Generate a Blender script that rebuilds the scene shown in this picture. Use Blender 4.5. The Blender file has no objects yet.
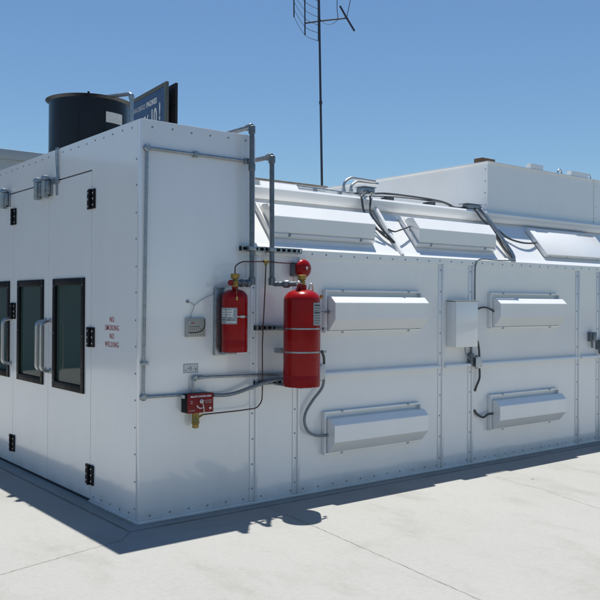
import bpy, bmesh, math, random
from mathutils import Vector, Matrix
random.seed(7)
PI = math.pi
sc = bpy.context.scene
col = sc.collection

# ------------------------------------------------------------------ materials
def new_mat(name):
    m = bpy.data.materials.new(name); m.use_nodes = True
    nt = m.node_tree
    return m, nt, nt.nodes['Principled BSDF']

def noise(nt, scale, detail=4, rough=.5, stretch=None):
    tc = nt.nodes.new('ShaderNodeTexCoord'); n = nt.nodes.new('ShaderNodeTexNoise')
    n.inputs['Scale'].default_value = scale; n.inputs['Detail'].default_value = detail
    n.inputs['Roughness'].default_value = rough
    geo = nt.nodes.new('ShaderNodeNewGeometry')
    src = geo.outputs['Position']
    if stretch:
        mp = nt.nodes.new('ShaderNodeMapping'); mp.inputs['Scale'].default_value = stretch
        nt.links.new(src, mp.inputs['Vector']); src = mp.outputs['Vector']
    nt.links.new(src, n.inputs['Vector'])
    return n

def ramp(nt, src, stops):
    r = nt.nodes.new('ShaderNodeValToRGB')
    e = r.color_ramp.elements
    while len(e) < len(stops): e.new(.5)
    for k, (p, c) in enumerate(stops):
        e[k].position = p; e[k].color = (*c, 1) if len(c) == 3 else c
    nt.links.new(src, r.inputs['Fac'])
    return r

def bump(nt, b, src, strength, dist=.01):
    n = nt.nodes.new('ShaderNodeBump'); n.inputs['Strength'].default_value = strength
    n.inputs['Distance'].default_value = dist
    nt.links.new(src, n.inputs['Height']); nt.links.new(n.outputs['Normal'], b.inputs['Normal'])
    return n

def mat(name, c, rough=.5, metal=0, var=.12, scale=14, coat=0, bmp=.0, dark=None, spec=.5):
    m, nt, b = new_mat(name)
    b.inputs['Specular IOR Level'].default_value = spec
    n = noise(nt, scale, 5, .6)
    d = dark or tuple(x*(1-var) for x in c); l = tuple(min(1, x*(1+var*.6)) for x in c)
    r = ramp(nt, n.outputs['Fac'], [(.3, d), (.7, l)])
    nt.links.new(r.outputs['Color'], b.inputs['Base Color'])
    b.inputs['Metallic'].default_value = metal
    rr = ramp(nt, n.outputs['Fac'], [(.3, (rough*.85,)*3), (.75, (min(1, rough*1.25),)*3)])
    nt.links.new(rr.outputs['Color'], b.inputs['Roughness'])
    if coat: b.inputs['Coat Weight'].default_value = coat; b.inputs['Coat Roughness'].default_value = .06
    if bmp: bump(nt, b, n.outputs['Fac'], bmp, .004)
    return m

def white_paint():
    m, nt, b = new_mat('white_paint')
    big = noise(nt, .9, 2, .4)
    fine = noise(nt, 3.5, 6, .6, (1, 1, .6))
    r = ramp(nt, fine.outputs['Fac'], [(.25, (.775, .78, .775)), (.55, (.805, .81, .80)), (.8, (.82, .825, .815))])
    # faint rust / dirt smudges with a shape of their own
    sp = noise(nt, 2.3, 7, .72, (1, 1, .5))
    msk = ramp(nt, sp.outputs['Fac'], [(.60, (0, 0, 0)), (.76, (.22, .22, .22))])
    mx = nt.nodes.new('ShaderNodeMixRGB'); mx.inputs[2].default_value = (.60, .55, .50, 1)
    nt.links.new(msk.outputs['Color'], mx.inputs[0]); nt.links.new(r.outputs['Color'], mx.inputs[1])
    # thin splash of ground dust on the lowest few centimetres
    geo = nt.nodes.new('ShaderNodeNewGeometry'); sx = nt.nodes.new('ShaderNodeSeparateXYZ')
    nt.links.new(geo.outputs['Position'], sx.inputs[0])
    ad = nt.nodes.new('ShaderNodeMath'); ad.operation = 'MULTIPLY_ADD'; ad.inputs[1].default_value = .22; 
    nt.links.new(fine.outputs['Fac'], ad.inputs[0]); nt.links.new(sx.outputs['Z'], ad.inputs[2])
    dst = ramp(nt, ad.outputs[0], [(.10, (.55, .55, .55)), (.20, (0, 0, 0))])
    mx2 = nt.nodes.new('ShaderNodeMixRGB'); mx2.inputs[2].default_value = (.50, .48, .44, 1)
    nt.links.new(dst.outputs['Color'], mx2.inputs[0]); nt.links.new(mx.outputs[0], mx2.inputs[1])
    nt.links.new(mx2.outputs[0], b.inputs['Base Color'])
    b.inputs['Roughness'].default_value = .32
    b.inputs['Coat Weight'].default_value = 1; b.inputs['Coat IOR'].default_value = 1.60; b.inputs['Coat Roughness'].default_value = .095
    ma = nt.nodes.new('ShaderNodeMath'); ma.operation = 'ADD'
    ms = nt.nodes.new('ShaderNodeMath'); ms.operation = 'MULTIPLY'; ms.inputs[1].default_value = .02
    fin = noise(nt, 60, 3, .5)
    nt.links.new(fin.outputs['Fac'], ms.inputs[0])
    nt.links.new(big.outputs['Fac'], ma.inputs[0]); nt.links.new(ms.outputs[0], ma.inputs[1])
    bp = bump(nt, b, ma.outputs[0], .25, .016)
    nt.links.new(bp.outputs['Normal'], b.inputs['Coat Normal'])
    return m

def concrete():
    m, nt, b = new_mat('concrete')
    a = noise(nt, .55, 8, .62); c = noise(nt, 26, 8, .75); s = noise(nt, 2.2, 7, .7, (1, .45, 1))
    r = ramp(nt, a.outputs['Fac'], [(.3, (.305, .303, .286)), (.5, (.319, .318, .302)), (.7, (.329, .328, .313))])
    r2 = ramp(nt, c.outputs['Fac'], [(.28, (.87, .87, .87)), (.5, (.97, .97, .97)), (.75, (1.0, 1.0, 1.0))])
    r3 = ramp(nt, s.outputs['Fac'], [(.33, (.87, .86, .835)), (.48, (1, 1, 1)), (.72, (1.03, 1.03, 1.03))])
    x = nt.nodes.new('ShaderNodeMixRGB'); x.blend_type = 'MULTIPLY'; x.inputs[0].default_value = 1
    y = nt.nodes.new('ShaderNodeMixRGB'); y.blend_type = 'MULTIPLY'; y.inputs[0].default_value = 1
    nt.links.new(r.outputs[0], x.inputs[1]); nt.links.new(r2.outputs[0], x.inputs[2])
    nt.links.new(x.outputs[0], y.inputs[1]); nt.links.new(r3.outputs[0], y.inputs[2])
    # small dark spots
    v = nt.nodes.new('ShaderNodeTexVoronoi'); v.inputs['Scale'].default_value = 1.7
    geo = nt.nodes.new('ShaderNodeNewGeometry')
    mpv = nt.nodes.new('ShaderNodeMixRGB'); mpv.inputs[0].default_value = .06
    nt.links.new(geo.outputs['Position'], mpv.inputs[1]); nt.links.new(c.outputs['Color'], mpv.inputs[2])
    nt.links.new(mpv.outputs[0], v.inputs['Vector'])
    rv = ramp(nt, v.outputs['Distance'], [(.018, (.42, .39, .35)), (.035, (1, 1, 1))])
    z = nt.nodes.new('ShaderNodeMixRGB'); z.blend_type = 'MULTIPLY'; z.inputs[0].default_value = .8
    nt.links.new(y.outputs[0], z.inputs[1]); nt.links.new(rv.outputs[0], z.inputs[2])
    nt.links.new(z.outputs[0], b.inputs['Base Color'])
    b.inputs['Roughness'].default_value = .82
    gr = noise(nt, 160, 4, .7)
    rg = ramp(nt, gr.outputs['Fac'], [(.30, (.80, .80, .79)), (.55, (1.02, 1.02, 1.02)), (.8, (1.08, 1.08, 1.08))])
    q = nt.nodes.new('ShaderNodeMixRGB'); q.blend_type = 'MULTIPLY'; q.inputs[0].default_value = .8
    nt.links.new(z.outputs[0], q.inputs[1]); nt.links.new(rg.outputs[0], q.inputs[2])
    tr = noise(nt, .9, 5, .6, (.25, 1.6, 1)); rt = ramp(nt, tr.outputs['Fac'], [(.58, (1, 1, 1)), (.68, (.91, .90, .885))])
    q2 = nt.nodes.new('ShaderNodeMixRGB'); q2.blend_type = 'MULTIPLY'; q2.inputs[0].default_value = 1
    nt.links.new(q.outputs[0], q2.inputs[1]); nt.links.new(rt.outputs[0], q2.inputs[2])
    nt.links.new(q2.outputs[0], b.inputs['Base Color'])
    bump(nt, b, c.outputs['Fac'], .35, .004)
    return m

def glass():
    m, nt, b = new_mat('tinted_glass')
    out = nt.nodes['Material Output']
    tr = nt.nodes.new('ShaderNodeBsdfTransparent'); tr.inputs[0].default_value = (.45, .60, .56, 1)
    gl = nt.nodes.new('ShaderNodeBsdfGlossy'); gl.inputs['Roughness'].default_value = .03
    gl.inputs[0].default_value = (1, 1, 1, 1)
    fr = nt.nodes.new('ShaderNodeFresnel'); fr.inputs[0].default_value = 1.7
    n = noise(nt, 3, 2); bp = nt.nodes.new('ShaderNodeBump'); bp.inputs['Strength'].default_value = .06
    nt.links.new(n.outputs['Fac'], bp.inputs['Height']); nt.links.new(bp.outputs[0], gl.inputs['Normal'])
    mx = nt.nodes.new('ShaderNodeMixShader')
    nt.links.new(fr.outputs[0], mx.inputs[0]); nt.links.new(tr.outputs[0], mx.inputs[1]); nt.links.new(gl.outputs[0], mx.inputs[2])
    df = nt.nodes.new('ShaderNodeBsdfDiffuse'); df.inputs[0].default_value = (.070, .118, .105, 1)
    m2 = nt.nodes.new('ShaderNodeMixShader'); m2.inputs[0].default_value = .5
    nt.links.new(mx.outputs[0], m2.inputs[1]); nt.links.new(df.outputs[0], m2.inputs[2])
    nt.links.new(m2.outputs[0], out.inputs['Surface'])
    return m

def corrugated(name, c):
    m, nt, b = new_mat(name)
    n = noise(nt, 1.2, 6, .6)
    r = ramp(nt, n.outputs['Fac'], [(.3, tuple(v*.9 for v in c)), (.7, c)])
    nt.links.new(r.outputs[0], b.inputs['Base Color']); b.inputs['Roughness'].default_value = .6
    return m

M = dict(
    white=white_paint(), conc=concrete(), glass=glass(),
    added_asphalt=mat('added_asphalt', (.055, .054, .052), .9, var=.3, scale=30),
    joint=mat('joint_filler', (.255, .225, .19), .9, var=.3, scale=40),
    seam=mat('gap_shade', (.03, .032, .036), .7),  # near-black stand-in for the shade inside gaps and slots
    black=mat('black_powdercoat', (.006, .006, .007), .5, spec=.2, var=.3),
    galv=mat('galvanised_steel', (.34, .375, .40), .36, .85, var=.22, scale=30),
    steel=mat('brushed_steel', (.50, .50, .49), .34, .95, var=.05, scale=8),
    rigid=mat('weathered_pipe', (.17, .195, .215), .42, .65, var=.3, scale=22),
    flex=mat('grey_flex_conduit', (.075, .08, .085), .5, .2, var=.3, scale=60),
    lflex=mat('light_flex_conduit', (.21, .24, .26), .5, .2, var=.2, scale=60),
    red=mat('red_enamel', (.275, .004, .006), .24, var=.2, scale=6, spec=.22),
    dred=mat('dark_red_enamel', (.20, .010, .013), .38, spec=.25, var=.18, scale=20),
    brass=mat('tarnished_brass', (.33, .23, .07), .42, .8, var=.3, scale=40),
    copper=mat('copper_tube', (.10, .05, .045), .45, .5, var=.3, scale=40),
    bolt=mat('zinc_screw', (.27, .285, .31), .5, .5, var=.2),
    label=mat('printed_label', (.30, .33, .34), .5, var=.35, scale=70),
    paper=mat('paper_sticker', (.60, .61, .60), .6, var=.2, scale=60),
    grey=mat('grey_enamel', (.40, .41, .40), .5, var=.12, scale=30),
    gface=mat('gauge_face', (.33, .325, .29), .4, var=.1, scale=60),
    ink=mat('black_ink', (.02, .02, .02), .6),
    redink=mat('red_lettering', (.36, .06, .07), .6, var=.25, scale=60),
    whiteink=mat('white_lettering', (.75, .73, .71), .6, var=.08),
    stack=mat('black_stack_paint', (.005, .006, .010), .30, spec=.35, var=.5, scale=3.5),
    wood=mat('weathered_wood', (.15, .095, .055), .85, var=.35, scale=25, bmp=.5),
    trimwood=mat('grey_weathered_trim', (.20, .17, .14), .85, var=.4, scale=12),
    cover=mat('box_cover_paint', (.58, .59, .58), .45, var=.06, scale=10),
    roofgrey=mat('roof_sheet', (.42, .45, .47), .5, var=.15, scale=5),
    sblue=mat('sign_blue', (.020, .062, .155), .45, var=.15, scale=1),
    sframe=mat('sign_frame', (.115, .12, .105), .6, var=.15, scale=2),
    sdark=mat('sign_back', (.020, .017, .016), .7, var=.3, scale=1),
    mast=mat('mast_steel', (.03, .035, .05), .5, .3, var=.2),
    far=corrugated('far_wall_sheet', (.34, .385, .42)),
    farband=corrugated('far_wall_band', (.30, .345, .385)),
)

# ------------------------------------------------------------------ mesh helpers
class B:
    """collects shapes (world coordinates) that become ONE mesh"""
    def __init__(s): s.bm = bmesh.new(); s.mi = 0
    def _tag(s, before):
        for f in s.bm.faces:
            if f.index == -1 or f.index >= before: f.material_index = s.mi
        s.bm.faces.index_update()
    def box(s, x0, x1, y0, y1, z0, z1, bev=0, m=None):
        n = len(s.bm.faces)
        t = bmesh.new()
        vs = [t.verts.new((x, y, z)) for x in (x0, x1) for y in (y0, y1) for z in (z0, z1)]
        for q in ((0,1,3,2),(4,6,7,5),(0,4,5,1),(2,3,7,6),(0,2,6,4),(1,5,7,3)): t.faces.new([vs[i] for i in q])
        if bev: bmesh.ops.bevel(t, geom=t.edges[:], offset=bev, segments=2, profile=.5, affect='EDGES')
        if m is not None: bmesh.ops.transform(t, matrix=m, verts=t.verts)
        s.merge(t); return s
    def merge(s, t):
        bmesh.ops.recalc_face_normals(t, faces=t.faces)
        mp = {v: s.bm.verts.new(v.co) for v in t.verts}
        for f in t.faces:
            g = s.bm.faces.new([mp[v] for v in f.verts]); g.material_index = s.mi
        t.free()
    def prism(s, sec, x0, x1, m=None, bev=0):
        """section (a, b) extruded along x; a -> y, b -> z"""
        t = bmesh.new()
        A = [t.verts.new((x0, a, b)) for a, b in sec]; C = [t.verts.new((x1, a, b)) for a, b in sec]
        n = len(sec)
        t.faces.new(A); t.faces.new(C[::-1])
        for i in range(n): t.faces.new((A[i], C[i], C[(i+1) % n], A[(i+1) % n]))
        if bev: bmesh.ops.bevel(t, geom=t.edges[:], offset=bev, segments=2, affect='EDGES')
        if m is not None: bmesh.ops.transform(t, matrix=m, verts=t.verts)
        s.merge(t); return s
    def tube(s, pts, r, seg=12, fillet=0, smooth=0):
        pts = [Vector(p) for p in pts]
        if fillet:
            q = [pts[0]]
            for i in range(1, len(pts)-1):
                a, b, c = pts[i-1], pts[i], pts[i+1]
                d0 = (a-b); d1 = (c-b); f = min(fillet, d0.length*.48, d1.length*.48)
                p0 = b+d0.normalized()*f; p1 = b+d1.normalized()*f
                for k in range(7):
                    t = k/6; q.append(p0*(1-t)**2+b*2*t*(1-t)+p1*t*t)
            q.append(pts[-1]); pts = q
        if smooth:
            q = []; n = len(pts)
            for i in range(n-1):
                p0, p1, p2, p3 = pts[max(i-1, 0)], pts[i], pts[i+1], pts[min(i+2, n-1)]
                for k in range(smooth):
                    t = k/smooth
                    q.append(.5*((2*p1)+(p2-p0)*t+(2*p0-5*p1+4*p2-p3)*t*t+(3*p1-p0-3*p2+p3)*t**3))
            q.append(pts[-1]); pts = q
        t = bmesh.new(); rings = []
        T = (pts[1]-pts[0]).normalized()
        U = T.orthogonal().normalized()
        for i, p in enumerate(pts):
            if i == 0: T = (pts[1]-pts[0]).normalized()
            elif i == len(pts)-1: T = (pts[-1]-pts[-2]).normalized()
            else: T = ((pts[i+1]-p).normalized()+(p-pts[i-1]).normalized()).normalized()
            U = (U-T*U.dot(T)).normalized(); V = T.cross(U)
            rr = r[i] if isinstance(r, (list, tuple)) else r
            rings.append([t.verts.new(p+(U*math.cos(2*PI*k/seg)+V*math.sin(2*PI*k/seg))*rr) for k in range(seg)])
        for a, b in zip(rings, rings[1:]):
            for k in range(seg): t.faces.new((a[k], a[(k+1) % seg], b[(k+1) % seg], b[k]))
        t.faces.new(rings[0][::-1]); t.faces.new(rings[-1])
        s.merge(t); return s
    def lathe(s, prof, c, axis=(0, 0, 1), seg=40, cap=True):
        """profile of (r, h) along axis from point c"""
        c = Vector(c); A = Vector(axis).normalized()
        U = A.orthogonal().normalized() if abs(A.z) < .99 else Vector((1, 0, 0)); V = A.cross(U)
        t = bmesh.new(); rings = []
        for r, h in prof:
            rings.append([t.verts.new(c+A*h+(U*math.cos(2*PI*k/seg)+V*math.sin(2*PI*k/seg))*max(r, 1e-4)) for k in range(seg)])
        for a, b in zip(rings, rings[1:]):
            for k in range(seg): t.faces.new((a[k], a[(k+1) % seg], b[(k+1) % seg], b[k]))
        if cap: t.faces.new(rings[0][::-1]); t.faces.new(rings[-1])
        s.merge(t); return s
    def bolt(s, p, n, r=.0075, h=.004):
        p = Vector(p)+Vector((random.uniform(-.004, .004)*(1-abs(n[0])), random.uniform(-.004, .004)*(1-abs(n[1])), random.uniform(-.004, .004))); n = Vector(n)
        s.lathe([(r, 0), (r, h*.6), (r*.6, h)], p, n, 8); return s
    def patch(s, c, r, a0, a1, z0, z1, th=.0015, n=10):
        """label wrapped on a vertical cylinder"""
        t = bmesh.new(); g = []
        for k in range(n+1):
            a = a0+(a1-a0)*k/n
            g.append([t.verts.new((c[0]+q*math.cos(a), c[1]+q*math.sin(a), z)) for q, z in ((r, z0), (r+th, z0), (r+th, z1), (r, z1))])
        for a, b in zip(g, g[1:]):
            for i in range(4): t.faces.new((a[i], b[i], b[(i+1) % 4], a[(i+1) % 4]))
        t.faces.new(g[0]); t.faces.new(g[-1][::-1])
        s.merge(t); return s

def wloc(o):
    v = Vector((0, 0, 0))
    while o is not None: v = v+o.location; o = o.parent
    return v

def obj(name, b, mats, parent=None, smooth=35, origin=None, local=False):
    me = bpy.data.meshes.new(name); b.bm.to_mesh(me); b.bm.free()
    ms = mats if isinstance(mats, (list, tuple)) else [mats]
    for m in ms: me.materials.append(M[m])
    if smooth:
        for p in me.polygons: p.use_smooth = True
        me.set_sharp_from_angle(angle=math.radians(smooth))
    o = bpy.data.objects.new(name, me); col.objects.link(o)
    if parent is not None:
        o.parent = parent
        if not local: me.transform(Matrix.Translation(-wloc(parent)))
    elif not local:
        if origin is None:
            xs = [v.co for v in me.vertices]
            origin = Vector(((min(v.x for v in xs)+max(v.x for v in xs))/2, (min(v.y for v in xs)+max(v.y for v in xs))/2, min(v.z for v in xs)))
        me.transform(Matrix.Translation(-Vector(origin))); o.location = origin
    return o

def tag(o, label=None, cat=None, group=None, kind=None):
    if label: o['label'] = label
    if cat: o['category'] = cat
    if group: o['group'] = group
    if kind: o['kind'] = kind
    return o

def thing(name, loc, label, cat, group=None):
    o = bpy.data.objects.new(name, None); o.empty_display_size = .1
    col.objects.link(o); o.location = loc
    return tag(o, label, cat, group)

def text_bm(s, size, mtx, th=.0015, bold=0.0, sx=1.0, spacing=1.0, align='CENTER'):
    cu = bpy.data.curves.new('t', 'FONT'); cu.body = s; cu.size = size; cu.extrude = th
    cu.align_x = align; cu.align_y = 'CENTER'; cu.offset = bold; cu.space_character = spacing
    cu.resolution_u = 3
    o = bpy.data.objects.new('t', cu); col.objects.link(o)
    dg = bpy.context.evaluated_depsgraph_get(); dg.update()
    me = bpy.data.meshes.new_from_object(o.evaluated_get(dg))
    me.transform(Matrix.Diagonal((sx, 1, 1, 1))); me.transform(mtx)
    t = bmesh.new(); t.from_mesh(me)
    bpy.data.objects.remove(o); bpy.data.curves.remove(cu); bpy.data.meshes.remove(me)
    return t

def frame_mtx(o, x, y):
    x = Vector(x).normalized(); y = Vector(y).normalized(); z = x.cross(y)
    m = Matrix((x, y, z)).transposed().to_4x4(); m.translation = Vector(o); return m

def add_text(b, *a, **k):
    t = text_bm(*a, **k)
    mp = {v: b.bm.verts.new(v.co) for v in t.verts}
    for f in t.faces:
        g = b.bm.faces.new([mp[v] for v in f.verts]); g.material_index = b.mi
    t.free()

# ------------------------------------------------------------------ ground
b = B(); S = 400
t = bmesh.new(); N = 8
bmesh.ops.create_grid(t, x_segments=N, y_segments=N, size=S); b.merge(t)
g = obj('ground', b, 'conc', smooth=0, local=True); tag(g, kind='structure')

b = B(); t = bmesh.new()  # dark ground added out of view: dims wall bounce, leaves a pale reflected band
for q in (((-300, -300), (-19, -300), (-19, 300), (-300, 300)), ((-11.5, -300), (-5.6, -300), (-5.6, 300), (-11.5, 300)), ((-5.6, -300), (300, -300), (300, -7.2), (-5.6, -7.2))):
    t.faces.new([t.verts.new((x, y, .004)) for x, y in q])
b.merge(t); tag(obj('added_dark_ground', b, 'added_asphalt', smooth=0, local=True), kind='structure')

def strip(name, pts, w, z=.004, wob=.004, n=40):
    b = B(); t = bmesh.new(); L = []; R = []
    P = [Vector(p) for p in pts]
    segs = []
    for a, c in zip(P, P[1:]):
        for k in range(n): segs.append(a.lerp(c, k/n))
    segs.append(P[-1])
    for i, p in enumerate(segs):
        d = (segs[min(i+1, len(segs)-1)]-segs[max(i-1, 0)]).normalized(); s_ = Vector((-d.y, d.x))
        ww = w*random.uniform(.6, 1.25)/2; o_ = random.uniform(-wob, wob)
        L.append(t.verts.new((p.x+s_.x*(o_+ww), p.y+s_.y*(o_+ww), z))); R.append(t.verts.new((p.x+s_.x*(o_-ww), p.y+s_.y*(o_-ww), z)))
    for i in range(len(segs)-1): t.faces.new((R[i], R[i+1], L[i+1], L[i]))
    b.merge(t)
    return tag(obj(name, b, 'joint', smooth=0), kind='structure')
strip('pavement_joint', [(8.6, -.135), (-.135, -.135), (-.135, 6.0)], .010, n=90, wob=.002)
strip('pavement_joint', [(-.14, -.14+.0), (-.263, -.274), (-1.134, -.485), (-4.5, -1.3)], .0045)
strip('pavement_joint', [(1.02, -.145), (.965, -.84), (.774, -2.437), (.55, -5.2)], .004)
strip('pavement_joint', [(3.3382, -0.5250), (3.2542, -1.0584), (3.0520, -1.7493), (5.1, -3.4)], .003, wob=.006)

# ------------------------------------------------------------------ the spray booth
H1 = 2.9; X1 = .98; YW = 5.26; XE = 8.2; HE = 2.0
SL = 1.2; YS = .40; ZS = 2.48; ZR = 2.58
booth = thing('spray_booth', (0, 0, 0), 'long white sheet metal paint spray booth with four front doors and sloping roof sides', 'spray booth')

def bolts_x(b, x0, x1, z, y=0, step=.16):
    n = max(1, int((x1-x0)/step))
    for k in range(n+1): b.bolt((x0+(x1-x0)*k/n, y, z), (0, -1, 0))
def bolts_z(b, x, z0, z1, y=0, step=.16):
    n = max(1, int((z1-z0)/step))
    for k in range(n+1): b.bolt((x, y, z0+(z1-z0)*k/n), (0, -1, 0))
def bolts_front_z(b, y, z0, z1, step=.16):
    n = int((z1-z0)/step)
    for k in range(n+1): b.bolt((0, y, z0+(z1-z0)*k/n), (-1, 0, 0))
def bolts_front_y(b, y0, y1, z, step=.16):
    n = max(1, int((y1-y0)/step))
    for k in range(n+1): b.bolt((0, y0+(y1-y0)*k/n, z), (-1, 0, 0))

# tall front section: side panel, header, jambs, back, roof
b = B(); b.box(0, X1+.015, 0, .05, .0, H1, .004)
b.mi = 1
bolts_x(b, .09, .90, H1-.05); bolts_x(b, .09, .90, .05, step=.15); bolts_z(b, X1-.018, .12, H1-.1, step=.26)
obj('side_panel', b, ['white', 'bolt'], booth)
DY0, DY1, DZ = .834, 4.434, 2.624
b = B(); b.box(0, .06, .05, DY0-.003, 0, H1, 0)
b.mi = 1; bolts_front_z(b, .045+.02, .10, 2.62, .19); bolts_front_y(b, .15, DY0-.06, .05, .15)
obj('door_jamb', b, ['white', 'bolt'], booth)
b = B(); b.box(0, .06, DY1+.003, YW-.05, 0, H1)
b.mi = 1; bolts_front_z(b, YW-.1, .10, 2.62, .19)
obj('door_jamb', b, ['white', 'bolt'], booth)
b = B(); b.box(0, .06, DY0-.003, DY1+.003, DZ+.012, H1)
b.mi = 1; bolts_front_y(b, .14, YW-.15, H1-.045, .16)
obj('header', b, ['white', 'bolt'], booth)
b = B(); b.box(0, XE, YW-.05, YW, 0, HE); b.box(0, X1, YW-.05, YW, HE, H1)
obj('far_side_panel', b, 'white', booth)
b = B(); b.box(X1-.03, X1, .05, YW-.05, ZR-.02, H1-.03); b.box(.06, X1, .05, YW-.05, H1-.03, H1-.002)
obj('front_roof', b, 'white', booth)
b = B(); b.box(.0, .06, DY0-.003, DY1+.003, .0, .018)  # dark strip whose colour stands for the shade under the doors
obj('door_foot_shade', b, 'seam', booth)
# inside: dark floor plate & a filter bulkhead so the windows look into a dim room
b = B(); b.box(.06, XE-.05, .05, YW-.05, .004, .03)
obj('booth_floor', b, 'roofgrey', booth)

# main side wall panels between ribs, with fastener rows
ribs = [1.0, 1.425, 3.17, 3.605, 5.44, 5.86, 7.7]
b = B(); b.box(X1+.016, XE, 0, .05, 0, HE+.02, 0)
b.mi = 1
for a, c in zip(ribs, ribs[1:]):
    bolts_x(b, a+.08, c-.06, HE-.018, step=.155)
    bolts_x(b, a+.07, c-.06, .05, step=.155)
obj('wall_panel', b, ['white', 'bolt'], booth)
for k, x in enumerate(ribs[:6]):
    b = B(); b.box(x, x+.022, -.019, -.001, .024, HE-.045, .003)
    b.box(x-.045, x, -.006, -.0005, .024, HE-.045, .001)
    b.mi = 1; bolts_z(b, x-.022, .12, HE-.1, y=-.006, step=.185)
    obj('rib', b, ['white', 'bolt'], booth)
for a, c in ((1.448, 3.12), (3.193, 3.56), (3.63, 5.39), (5.463, 5.81), (5.884, 7.65)):
    b = B(); b.prism([(-.050, .975), (-.050, .992), (-.046, 1.000), (-.001, 1.012), (-.001, .975)], a, c)
    obj('rail', b, 'white', booth)
b = B(); b.box(-.012, XE, -.022, -.0005, .001, .022, .002); b.box(-.022, -.0005, -.012, DY0-.02, .001, .022, .002)
obj('base_trim', b, 'white', booth)
b = B(); b.prism([(-.010, HE-.04), (-.010, HE+.02), (0.0, HE+.028), (.03, HE+.06), (.03, HE+.02), (-.001, HE+.0), (-.001, HE-.04)], X1+.02, XE)
b.mi = 1; bolts_x(b, 1.10, 8.0, HE-.012, y=-.010, step=.155)
obj('eave_flange', b, ['white', 'bolt'], booth)
b = B(); b.box(XE-.05, XE, .05, YW-.05, 0, ZR-.02)
obj('end_panel', b, 'white', booth)
# sloping roof panels
b = B(); b.prism([(.0, HE+.001), (YS, HE+SL*YS), (YS+.05, HE+SL*YS-.01), (.05, HE)], X1+.016, XE)
obj('roof_slope', b, 'white', booth)
b = B(); y1 = YW
b.prism([(y1, HE+.001), (y1-YS, HE+SL*YS), (y1-YS-.05, HE+SL*YS-.01), (y1-.05, HE)], X1+.016, XE)
obj('roof_slope', b, 'white', booth)
# standing seams up the slope
def slope_pt(x, s, h=0): # s metres up the slope, h out of it
    return Vector((x, s*.640-h*.768, HE+.002+s*.768+h*.640))
# fascia channel & flat roof
b = B(); b.prism([(YS-.035, ZS-.012), (YS-.055, ZS+.03), (YS-.055, ZR-.02), (YS-.04, ZR), (YS+.06, ZR+.002), (YS+.06, ZS)], X1+.016, XE, bev=0)
b.mi = 1
obj('fascia', b, ['white', 'bolt'], booth)
b = B(); b.box(X1+.016, XE, YS+.061, YW-YS, ZR-.04, ZR)
obj('flat_roof', b, 'white', booth)

# doors ------------------------------------------------------------
def door(y0, handle_y, windows, latches, knob=None):
    yw0, yw1 = windows; z0, z1 = .842, 1.780
    b = B()
    g_ = .0025
    b.box(.0, .05, y0+g_, yw0, .022, DZ-.0)     # stile towards the camera
    b.box(.0, .05, yw1, y0+.90-g_, .022, DZ)
    b.box(.0, .05, yw0, yw1, .022, z0); b.box(.0, .05, yw0, yw1, z1, DZ)
    d = obj('door', b, 'white', booth, smooth=0)
    f = B(); w = .058
    for (a, c, e, h) in ((yw0, yw0+w, z0, z1), (yw1-w, yw1, z0, z1), (yw0+w, yw1-w, z0, z0+w), (yw0+w, yw1-w, z1-w, z1)):
        f.box(-.012, .045, a, c, e, h, .002)
    f.mi = 1
    for yy in (yw0+w*.5, yw1-w*.5):
        for zz in (z0+.06, (z0+z1)/2, z1-.06): f.bolt((-.012, yy, zz), (-1, 0, 0), .006, .003)
    obj('window_frame', f, ['black', 'galv'], d)
    p = B(); p.box(.010, .014, yw0+w-.003, yw1-w+.003, z0+w-.003, z1-w+.003)
    obj('window_pane', p, 'glass', d, smooth=0)
    h = B()
    for zz in (1.415, .975): h.lathe([(.026, 0), (.026, .006), (.014, .012)], (-.001, handle_y, zz), (-1, 0, 0), 16)
    h.tube([(-.005, handle_y, 1.415), (-.085, handle_y, 1.400), (-.085, handle_y, .990), (-.005, handle_y, .975)], .0165, 14, fillet=.05)
    obj('handle', h, 'steel', d)
    for ly in latches:
        l = B()
        l.box(-.016, -.001, ly-.052, ly+.052, 2.505, 2.655, .003)
        l.box(-.055, -.016, ly-.04, ly+.04, 2.52, 2.64, .008)
        l.lathe([(.036, 0), (.038, .02), (.030, .035), (.012, .042)], (-.05, ly, 2.645), (0, 0, 1), 18)
        l.lathe([(.030, 0), (.034, .018), (.034, .15)], (-.05, ly, 2.488), (0, 0, 1), 6)
        obj('latch', l, 'galv', d)
    return d
d1 = door(.834, 1.682, (.955, 1.620), (1.700,))
d2 = door(1.734, 1.790, (1.842, 2.508), (1.885,))
d3 = door(2.634, 2.690, (2.735, 3.400), (2.785,))
d4 = door(3.534, 4.37, (3.640, 4.305), ())
def hinge(par, y, z):
    h = B(); h.box(-.012, -.0005, y-.072, y+.072, z-.078, z+.078, .003)
    h.lathe([(.013, 0), (.013, .156)], (-.018, y, z-.078), (0, 0, 1), 12)
    h.mi = 1
    for dy in (-.045, .045):
        for dz in (-.05, 0, .05): h.bolt((-.012, y+dy, z+dz), (-1, 0, 0), .009, .006)
    obj('hinge', h, ['black', 'steel'], par)
for z in (2.40, 1.305, .215):
    hinge(d1, .834, z); hinge(d3, 2.636, z if z != 1.305 else 1.49); hinge(d4, 4.434, z)
# dark strip over the doors: the gap's shade put into its colour
b = B(); b.box(.030, .034, DY0, DY1, DZ-.002, DZ+.014)
obj('door_gap_shade', b, 'seam', booth, smooth=0)
# painted words
for w_, z in (('NO', 1.450), ('SMOKING', 1.387), ('NO', 1.324), ('WELDING', 1.261)):
    b = B(); add_text(b, w_, .058, frame_mtx((-.0012, .455, z), (0, -1, 0), (0, 0, 1)), th=.0006, bold=.0002, sx=.80, spacing=1.20)
    obj('lettering', b, 'redink', booth, smooth=0)

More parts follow.
